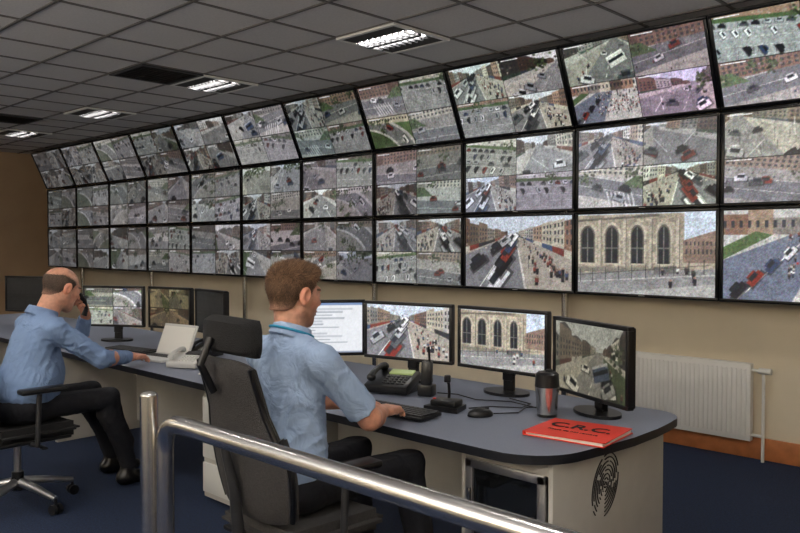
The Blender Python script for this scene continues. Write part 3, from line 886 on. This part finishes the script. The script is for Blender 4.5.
# ------------------------------------------------------------------ SDF people
def surface_nets(f, lo, h):
    nx, ny, nz = f.shape
    s = f < 0
    acc = np.zeros((nx-1, ny-1, nz-1, 3), np.float32); cnt = np.zeros((nx-1, ny-1, nz-1), np.float32)
    cs = [(i, j, k) for i in (0, 1) for j in (0, 1) for k in (0, 1)]
    def sub(a, c): return a[c[0]:nx-1+c[0], c[1]:ny-1+c[1], c[2]:nz-1+c[2]]
    for a in cs:
        for ax in range(3):
            if a[ax] == 0:
                b = list(a); b[ax] = 1; b = tuple(b)
                fa, fb = sub(f, a), sub(f, b)
                cr = (sub(s, a) != sub(s, b))
                t = np.where(cr, fa/np.where(cr, fa-fb, 1), 0)
                for d in range(3):
                    acc[..., d] += np.where(cr, a[d]+(t if d == ax else 0), 0)
                cnt += cr
    act = cnt > 0
    idx = -np.ones(act.shape, np.int64); idx[act] = np.arange(act.sum())
    I = np.argwhere(act)
    V = (I+acc[act]/cnt[act][:, None])*h+np.array(lo)
    F = []
    for ax in range(3):
        a0 = [slice(None)]*3; a1 = [slice(None)]*3
        a0[ax] = slice(0, -1); a1[ax] = slice(1, None)
        s0, s1 = s[tuple(a0)], s[tuple(a1)]
        E = np.argwhere(s0 != s1)
        u, v = (ax+1) % 3, (ax+2) % 3
        n = (nx, ny, nz)
        E = E[(E[:, u] > 0) & (E[:, v] > 0) & (E[:, u] < n[u]-1) & (E[:, v] < n[v]-1)]
        ins = s0[tuple(E.T)]
        def g(du, dv):
            e = E.copy(); e[:, u] += du; e[:, v] += dv; return idx[tuple(e.T)]
        q = np.stack([g(-1, -1), g(0, -1), g(0, 0), g(-1, 0)], 1)
        q[~ins] = q[~ins][:, ::-1]
        F.append(q)
    return V, np.concatenate(F)

def sdf_obj(name, fn, lo, hi, h, material, parent=None, colfn=None, smooth=1):
    lo = np.array(lo, float); hi = np.array(hi, float)
    ax = [np.arange(lo[i], hi[i]+h, h, dtype=np.float32) for i in range(3)]
    G = np.stack(np.meshgrid(*ax, indexing='ij'), -1)
    f = fn(G.reshape(-1, 3)).reshape(G.shape[:3]).astype(np.float32)
    V, F = surface_nets(f, lo, h)
    me = bpy.data.meshes.new(name)
    me.vertices.add(len(V)); me.vertices.foreach_set('co', V.astype(np.float32).ravel())
    me.loops.add(F.size); me.loops.foreach_set('vertex_index', F.ravel().astype(np.int32))
    me.polygons.add(len(F)); me.polygons.foreach_set('loop_start', (np.arange(len(F))*4).astype(np.int32))
    me.polygons.foreach_set('use_smooth', np.ones(len(F), bool))
    me.update(calc_edges=True); me.validate()
    if colfn is not None:
        at = me.color_attributes.new('Col', 'FLOAT_COLOR', 'POINT')
        c = np.ones((len(V), 4), np.float32); c[:, :3] = colfn(V)
        at.data.foreach_set('color', c.ravel())
    me.materials.append(material)
    o = bpy.data.objects.new(name, me); scene.collection.objects.link(o)
    if parent: o.parent = parent
    if smooth:
        md = o.modifiers.new('smooth', 'SMOOTH'); md.factor = .5; md.iterations = smooth
    return o

def cap(P, a, b, r1, r2=None):
    a = np.array(a, np.float32); b = np.array(b, np.float32); r2 = r1 if r2 is None else r2
    ba = b-a; t = np.clip(((P-a)@ba)/(ba@ba+1e-9), 0, 1)
    return np.linalg.norm(P-a-t[:, None]*ba, axis=1)-(r1+(r2-r1)*t)
def ell(P, c, r, R=None):
    Q = P-np.array(c, np.float32)
    if R is not None: Q = Q@R
    r = np.array(r, np.float32)
    k0 = np.linalg.norm(Q/r, axis=1); k1 = np.linalg.norm(Q/(r*r), axis=1)+1e-9
    return k0*(k0-1)/k1
def smin(a, b, k):
    h = np.clip(.5+.5*(b-a)/k, 0, 1); return b+(a-b)*h-k*h*(1-h)
def smax(a, b, k): return -smin(-a, -b, k)
def frame(fwd, up):
    y = np.array(fwd, float); y /= np.linalg.norm(y)
    z = np.array(up, float); z -= y*(z@y); z /= np.linalg.norm(z)
    x = np.cross(y, z)
    return np.stack([x, y, z], 1).astype(np.float32)
def wr(P, s=1.0, seed=0.0):
    """cloth folds: ridged warped waves"""
    x, y, z = P[:, 0]*s, P[:, 1]*s, P[:, 2]*s
    a = np.sin(30*z+10*np.sin(7*x+seed)+9*np.sin(8*y+seed*2)+3*np.sin(23*x))
    b = np.sin(24*x+17*y-28*z+5*np.sin(12*z+seed))
    c = np.sin(44*x-38*z+6*np.sin(15*y))
    m = .55+.45*np.sin(5*x+7*z+seed)*np.sin(6*y-4*z)
    return ((np.abs(a)**.7-.7)*1.3+(np.abs(b)**.7-.7)*.8)*m+(np.abs(c)-.6)*.35

def head_core(Q, ears=True, fat=0.0):
    d = ell(Q, (0, -.016, .024), (.076, .097, .083))
    d = smin(d, ell(Q, (0, .026, -.036), (.060+fat, .064, .078)), .03)
    d = smin(d, cap(Q, (0, .062, -.092), (0, .068, -.098), .020+fat*.5), .025)
    for s in (-1, 1):
        d = smin(d, cap(Q, (s*.054, -.005, -.055), (s*.022, .052, -.092), .016+fat), .025)
        d = smin(d, ell(Q, (s*.038, .058, -.018), (.024, .022, .024)), .02)
    d = smin(d, cap(Q, (-.032, .078, .022), (.032, .078, .022), .012), .015)
    for s in (-1, 1):
        d = smax(d, -ell(Q, (s*.031, .098, .002), (.017, .017, .012)), .012)
        d = smin(d, ell(Q, (s*.031, .076, .001), (.0145, .0135, .0125)), .003)
    d = smin(d, cap(Q, (0, .084, .014), (0, .108, -.026), .007, .0115), .010)
    for s in (-1, 1): d = smin(d, ell(Q, (s*.012, .098, -.031), (.008, .010, .007)), .006)
    d = smin(d, ell(Q, (0, .088, -.056), (.023, .012, .0065)), .006)
    d = smin(d, ell(Q, (0, .086, -.068), (.020, .012, .007)), .006)
    d = smax(d, -ell(Q, (0, .102, -.0622), (.022, .010, .0018)), .003)
    if ears:
        for s in (-1, 1):
            R = frame((s*.35, 1, -.15), (0, .2, 1))
            e = ell(Q, (s*.085, -.014, -.004), (.010, .021, .034), R)
            e = smax(e, -ell(Q, (s*.096, -.008, 0), (.008, .012, .022), R), .005)
            d = smin(d, e, .008)
    return d

def build_man(J, shirt, sleeve, hairkind, fat, wseed):
    man = empty('man')
    Hc = np.array(J['head']); R = frame(J['face'], J.get('hup', (0, 0, 1))); hs = J.get('hs', 1.05)
    nb = np.array(J['neck'])
    def toH(P): return ((P-Hc.astype(np.float32))@R)/hs
    def headf(P):
        Q = toH(P); d = head_core(Q, True, fat*.25)*hs
        n0 = Hc+R@np.array((0, -.028, -.05))*hs
        d = smin(d, cap(P, n0, nb+np.array((0, 0, -.05)), .054+fat*.3, .062+fat*.3), .022)
        return d
    beard = J.get('beard', 0)
    def headcol(V):
        Q = toH(V.astype(np.float32)); n = len(V)
        c = np.tile(np.array(J['skin']), (n, 1))
        red = np.clip(1-np.abs(Q[:, 2]+.03)/.05, 0, 1)*(Q[:, 1] > .03)
        c = c*(1-red[:, None]*np.array((.0, .12, .12)))
        ear = np.abs(Q[:, 0]) > .079
        c[ear] = c[ear]*np.array((1.02, .82, .78))
        lip = (ell(Q, (0, .09, -.062), (.024, .018, .013)) < 0)
        c[lip] = np.array(C(165, 95, 88))
        brow = (np.abs(np.abs(Q[:, 0])-.031) < .019) & (np.abs(Q[:, 2]-.024) < .004) & (Q[:, 1] > .06)
        c[brow] = np.array(J['haircol'])*.8
        for s in (-1, 1):
            e = (np.abs(Q[:, 0]-s*.031) < .011) & (np.abs(Q[:, 2]-.001) < .0045) & (Q[:, 1] > .08)
            c[e] = np.array((.7, .68, .65))
            e = (np.abs(Q[:, 0]-s*.031) < .005) & (np.abs(Q[:, 2]-.001) < .0045) & (Q[:, 1] > .08)
            c[e] = np.array((.05, .06, .08))
        if beard:
            b = np.clip((-.035-Q[:, 2]+np.clip(Q[:, 1]-.02, 0, .03)*-.3)/.03, 0, 1)*np.clip((Q[:, 2]+.13)/.02, 0, 1)*np.clip((Q[:, 1]+.01)/.02, 0, 1)
            b = b*(~lip)*beard
            c = c*(1-b[:, None])+np.array(J['haircol'])*b[:, None]
        return c
    lo = Hc-.17; lo[2] = min(nb[2]-.08, Hc[2]-.2); hi = Hc+.17; lo[1] = min(lo[1], nb[1]-.1)
    sdf_obj('head', headf, lo, hi, .0032, M['skin'], man, headcol)
    def hairf(P):
        Q = toH(P)
        zt = np.interp(Q[:, 1], [-.11, -.06, -.038, -.030, -.008, .004, .018, .026, .04, .05, .09], [-.066, -.060, -.046, -.02, .030, .020, -.012, .02, .036, .055, .066]).astype(np.float32)
        base = ell(Q, (0, -.016, .024), (.076, .097, .083))
        base = smin(base, ell(Q, (0, .026, -.036), (.060, .064, .078)), .03)
        base = smin(base, cap(Q, (0, -.03, -.03), (0, -.05, -.09), .050), .03)
        thick = J.get('hairth', .010)
        tt = .0015+(thick-.0015)*np.clip((Q[:, 2]+.02)/.09, 0, 1)
        d = base-tt
        if hairkind == 'short':
            d = smin(d, ell(Q, (0, .030, .088), (.045, .05, .014)), .03)
        d = smax(d, (zt-Q[:, 2]), .004)
        if hairkind == 'bald':
            top = np.interp(Q[:, 1], [-.11, -.05, .02, .06], [.045, .062, .05, .03]).astype(np.float32)
            d = smax(d, Q[:, 2]-top, .01)
            d = smax(d, Q[:, 1]-.045, .01)
        return d*hs
    hcol = np.array(J['haircol'])
    def haircolf(V):
        Q = toH(V.astype(np.float32))
        k = .70+.30*np.clip((Q[:, 2]+.03)/.1, 0, 1)
        c = hcol[None, :]*k[:, None]
        low = np.clip((-.025-Q[:, 2])/.035, 0, 1)[:, None]*.55
        return c*(1-low)+np.array(J['skin'])*low*.8
    ho = sdf_obj('hair', hairf, Hc-.15, Hc+.15, .003, M['hair'], man, haircolf)
    me = ho.data; n = len(me.vertices)
    co = np.empty(n*3, np.float32); me.vertices.foreach_get('co', co); co = co.reshape(-1, 3)
    no = np.empty(n*3, np.float32); me.vertices.foreach_get('normal', no); no = no.reshape(-1, 3)
    rs_ = np.random.RandomState(5)
    Qa = toH(co)
    outer = ((co-Hc)*no).sum(1) > 0
    ids = np.where(outer)[0]; ids = ids[rs_.randint(len(ids), size=J.get('strands', 14000))]
    p = co[ids]+rs_.randn(len(ids), 3)*.0015; nn = no[ids]; q = Qa[ids]
    topw = np.clip((q[:, 2]-.03)/.05, 0, 1)[:, None]
    dirl = np.array((0, -.35, -1.0))*(1-topw)+np.array((0, .9, .25))*topw
    dw = dirl@R.T.astype(float)+rs_.randn(len(ids), 3)*.35
    dw = dw-nn*(dw*nn).sum(1, keepdims=True); dw /= np.linalg.norm(dw, axis=1, keepdims=True)+1e-6
    L = (.007+.014*topw[:, 0]*(1 if hairkind == 'short' else .3))*(.6+.8*rs_.rand(len(ids)))
    L = L*np.clip((q[:, 2]+.075)/.05, .35, 1)
    lift = (.25+.50*topw)
    tip = p+(dw+nn*lift)*L[:, None]
    sd = np.cross(dw, nn); sd /= np.linalg.norm(sd, axis=1, keepdims=True)+1e-6
    wv = .0010
    VV = np.stack([p-sd*wv, p+sd*wv, tip], 1).reshape(-1, 3)
    m2 = bpy.data.meshes.new('hair_strands'); m2.vertices.add(len(VV)); m2.vertices.foreach_set('co', VV.astype(np.float32).ravel())
    nf = len(ids); m2.loops.add(nf*3); m2.loops.foreach_set('vertex_index', np.arange(nf*3).astype(np.int32))
    m2.polygons.add(nf); m2.polygons.foreach_set('loop_start', (np.arange(nf)*3).astype(np.int32)); m2.update(calc_edges=True)
    at = m2.color_attributes.new('Col', 'FLOAT_COLOR', 'POINT')
    clump = .75+.5*(np.sin(q[:, 0]*170+3*np.sin(q[:, 1]*60))*np.sin(q[:, 1]*120+q[:, 2]*90)*.5+.5)
    cc = haircolf(p)*(.45+1.3*rs_.rand(nf, 1)**1.5)*clump[:, None]; cc = np.repeat(cc, 3, 0)
    c4 = np.ones((nf*3, 4), np.float32); c4[:, :3] = cc; at.data.foreach_set('color', c4.ravel())
    m2.materials.append(M['hair'])
    so = bpy.data.objects.new('hair_strands', m2); scene.collection.objects.link(so); so.parent = man

    pel, che = np.array(J['pelvis']), np.array(J['chest'])
    S = [np.array(J['shR']), np.array(J['shL'])]; E = [np.array(J['elR']), np.array(J['elL'])]; W = [np.array(J['wrR']), np.array(J['wrL'])]
    up = che-pel
    z = up/np.linalg.norm(up); xax = np.array((1., 0, 0)); yax = np.cross(z, xax); Rt = np.stack([xax, yax, z], 1).astype(np.float32)
    def shirtf(P):
        d = ell(P, pel+z*.05, (.180+fat, .137+fat, .15), Rt)
        d = smin(d, ell(P, (pel+che)/2+np.array((0, .008+fat*.8, -.02)), (.170+fat, .126+fat*1.4, .20), Rt), .06)
        d = smin(d, ell(P, che+z*.0, (.172+fat*.5, .110+fat*.4, .19), Rt), .06)
        d = smin(d, cap(P, S[0]+np.array((-.03, 0, .0)), S[1]+np.array((.03, 0, .0)), .060), .05)
        for s in S: d = smin(d, cap(P, s+np.array((0, 0, .005)), nb+np.array((0, -.005, -.02)), .042, .054), .05)
        for s, e, w in zip(S, E, W):
            if sleeve == 'short':
                q = s+(e-s)*.86
                a = cap(P, s, q, .060, .064)
                ax = (e-s)/np.linalg.norm(e-s)
                pl = (P-q.astype(np.float32))@ax.astype(np.float32)
                a = smax(a, pl, .004)
                d = smin(d, a, .035)
            else:
                d = smin(d, cap(P, s, e, .064, .054), .04)
                q = e+(w-e)*.92
                ax = (w-e)/np.linalg.norm(w-e)
                a = cap(P, e, q, .054, .038)
                a = smax(a, (P-q.astype(np.float32))@ax.astype(np.float32), .005)
                d = smin(d, a, .02)
        d = d+.0058*wr(P, 1.0, wseed)
        Q = (P-(nb+np.array((0, 0, .012))).astype(np.float32))
        Rn = frame((0, 1, -.35), (0, .35, 1)); Q = Q@Rn
        rad = np.sqrt(Q[:, 0]**2+Q[:, 1]**2)
        col = np.maximum(np.abs(rad-(.072+fat*.3)+.25*Q[:, 2])-.005, np.abs(Q[:, 2])-.022)-.003
        d = smin(d, col, .008)
        return d
    pts = np.array([pel, che, nb]+S+E+(W if sleeve == 'long' else []))
    lo = pts.min(0)-.14-fat; hi = pts.max(0)+.12+fat; lo[2] = pel[2]-.13; lo[1] -= .03
    if sleeve == 'long': hi[2] = max(hi[2], W[1][2]+.05)
    sdf_obj('shirt', shirtf, lo, hi, .0062, shirt, man, smooth=1)
    H0 = [pel+np.array((.095, .03, -.02)), pel+np.array((-.095, .03, -.02))]
    K = [np.array(J['knR']), np.array(J['knL'])]; A = [np.array(J['anR']), np.array(J['anL'])]
    def trf(P):
        d = ell(P, pel+np.array((0, 0, -.02)), (.182+fat, .142+fat*.7, .115))
        for h_, k_, a_ in zip(H0, K, A):
            d = smin(d, cap(P, h_, k_, .09, .065), .04)
            d = smin(d, cap(P, k_, a_+np.array((0, -.01, .03)), .064, .05), .03)
            d = smin(d, cap(P, k_+np.array((0, -.01, -.1)), a_+np.array((0, -.03, .17)), .058, .056), .03)
        d = d+.004*wr(P, 1.0, wseed+2)
        d = smax(d, P[:, 2]-(pel[2]+.03), .01)
        for a_ in A: d = smax(d, -ell(P, a_+np.array((0, -.01, -.06)), (.07, .07, .05)), .005)
        return d
    pts = np.array([pel]+K+A); lo = pts.min(0)-.2; hi = pts.max(0)+.13; lo[2] = .03; hi[2] = pel[2]+.12
    sdf_obj('trousers', trf, lo, hi, .009, M['trouser'], man, smooth=2)
    for a_, tn in zip(A, ('shoe_right', 'shoe_left')):
        g = np.array((a_[0], a_[1], 0.0))
        def shf(P, g=g):
            d = cap(P, g+np.array((0, -.045, .045)), g+np.array((0, .06, .04)), .042, .040)
            d = smin(d, ell(P, g+np.array((0, .12, .03)), (.046, .075, .034)), .03)
            d = smin(d, cap(P, g+np.array((0, -.02, .06)), g+np.array((0, -.015, .11)), .042), .03)
            return smax(d, .004-P[:, 2], .004)
        sdf_obj(tn, shf, g+np.array((-.08, -.12, -.02)), g+np.array((.08, .22, .17)), .006, M['shoe'], man)
    for side, e, w, key in ((1, E[0], W[0], 'R'), (-1, E[1], W[1], 'L')):
        Rh = frame(J['hd'+key], J['hn'+key]); curl = J.get('curl'+key, (.35, .5, .4)); sc = 1.05
        s_ = S[0] if key == 'R' else S[1]
        def armf(P, side=side, e=e, w=w, Rh=Rh, curl=curl, s_=s_):
            d = cap(P, e, w, .045, .027)
            mid = e+(w-e)*.28
            d = smin(d, ell(P, mid, (.045, .045, .045)), .03)
            d = smin(d, cap(P, s_+(e-s_)*.6, e, .047, .043), .02)
            Q = ((P-w.astype(np.float32))@Rh)/sc
            q = np.abs(Q-np.array((0, .047, 0), np.float32))-np.array((.031, .036, .005), np.float32)
            pal = np.linalg.norm(np.maximum(q, 0), axis=1)+np.minimum(q.max(1), 0)-.0105
            pal = smin(pal, cap(Q, (0, -.02, 0), (0, .02, 0), .024, .022), .02)
            pal = smin(pal, ell(Q, (-.024*side, .03, -.008), (.015, .026, .013)), .01)
            fing = None
            for i, (fx, L, y0) in enumerate(((-.031, .070, .080), (-.0105, .078, .085), (.0105, .073, .082), (.031, .057, .075))):
                p = np.array((fx*side, y0, .001)); ang = 0; spread = fx*side*2.6
                for sg, ln, r0, r1 in ((0, .45, .0092, .0085), (1, .31, .0085, .0078), (2, .24, .0078, .0066)):
                    ang += curl[sg]*(1+.08*i)
                    dv = np.array((spread*math.cos(ang), math.cos(ang), -math.sin(ang)))
                    p2 = p+dv*L*ln
                    c_ = cap(Q, p, p2, r0, r1)
                    fing = c_ if fing is None else np.minimum(fing, c_)
                    p = p2
            pal = smin(pal, fing, .006)
            tp = [(-.024*side, .018, -.004), (-.047*side, .042, -.012), (-.056*side, .070, -.018), (-.052*side, .094, -.024)]
            rs = [.013, .0115, .0098, .0080]
            for i in range(3): pal = smin(pal, cap(Q, tp[i], tp[i+1], rs[i], rs[i+1]), .005)
            return smin(d, pal*sc, .012)
        def armcol(V):
            return np.tile(np.array(J['skin'])*np.array((1, .92, .9)), (len(V), 1))
        tip = w+Rh@np.array((0, .2, 0))
        pts = np.array([e, w, tip, s_+(e-s_)*.6]); lo = pts.min(0)-.075; hi = pts.max(0)+.075
        sdf_obj('arm_and_hand_'+('right' if key == 'R' else 'left'), armf, lo, hi, .0036, M['skin'], man, armcol)
    return man

J1 = dict(head=(-2.395, 1.90, 1.300), face=(.06, 1, -.12), neck=(-2.385, 1.875, 1.145), hs=1.07,
          pelvis=(-2.38, 1.83, .595), chest=(-2.38, 1.86, .94),
          shR=(-2.190, 1.87, 1.055), shL=(-2.570, 1.87, 1.055),
          elR=(-2.13, 2.05, .83), elL=(-2.63, 2.06, .83),
          wrR=(-2.30, 2.29, .795), wrL=(-2.52, 2.31, .795),
          hdR=(-.28, .95, -.06), hnR=(.05, 0, 1), hdL=(.22, .97, -.06), hnL=(-.05, 0, 1),
          curlR=(.2, .35, .3), curlL=(.2, .35, .3),
          knR=(-2.22, 2.36, .58), knL=(-2.54, 2.36, .58), anR=(-2.22, 2.46, .1), anL=(-2.56, 2.42, .1),
          skin=C(214, 160, 134), haircol=C(118, 88, 64), beard=.4, hairth=.007, strands=16000)
build_man(J1, M['shirt'], 'short', 'short', 0.0, 1.3)
man1 = bpy.data.objects['man']
ly = MB('lanyard')
nb = Vector((-2.385, 1.875, 1.145))
ring = []
for i in range(33):
    a = 2*math.pi*i/32
    ring.append(nb+Vector((.083*math.cos(a), .083*math.sin(a), .012-.35*.083*math.sin(a))))
ly.tube(ring, .005, M['lanyard'], 8).make(parent=man1)

J2 = dict(head=(-4.64, 1.935, 1.235), face=(-.12, 1, -.38), hup=(0, .38, 1), neck=(-4.62, 1.81, 1.085), hs=1.08,
          pelvis=(-4.62, 1.68, .60), chest=(-4.62, 1.76, .91),
          shR=(-4.42, 1.80, 1.01), shL=(-4.82, 1.80, 1.01),
          elR=(-4.36, 2.04, .83), elL=(-4.84, 2.12, .86),
          wrR=(-4.50, 2.29, .80), wrL=(-4.72, 2.11, 1.06),
          hdR=(-.35, .93, -.08), hnR=(.05, 0, 1), hdL=(.40, -.35, .85), hnL=(0.1, 1, .3),
          curlR=(.2, .35, .3), curlL=(.5, .8, .6),
          knR=(-4.50, 2.14, .57), knL=(-4.78, 2.16, .57), anR=(-4.55, 2.30, .1), anL=(-4.86, 2.34, .1),
          skin=C(214, 158, 132), haircol=C(104, 86, 74), beard=0, hairth=.004, strands=9000)
build_man(J2, M['shirt2'], 'long', 'bald', 0.028, 4.1)
ph = MB('telephone_handset')
ph.tube([(-4.665, 2.075, 1.06), (-4.655, 2.085, 1.10), (-4.655, 2.075, 1.15), (-4.665, 2.045, 1.19)], [.018, .013, .013, .018], M['black'], 10)
ph.make(parent=bpy.data.objects['man.001'])

w = bpy.data.worlds.new('world'); scene.world = w; w.use_nodes = True
w.node_tree.nodes['Background'].inputs['Color'].default_value = (.6, .6, .65, 1)
w.node_tree.nodes['Background'].inputs['Strength'].default_value = .1
print('done')
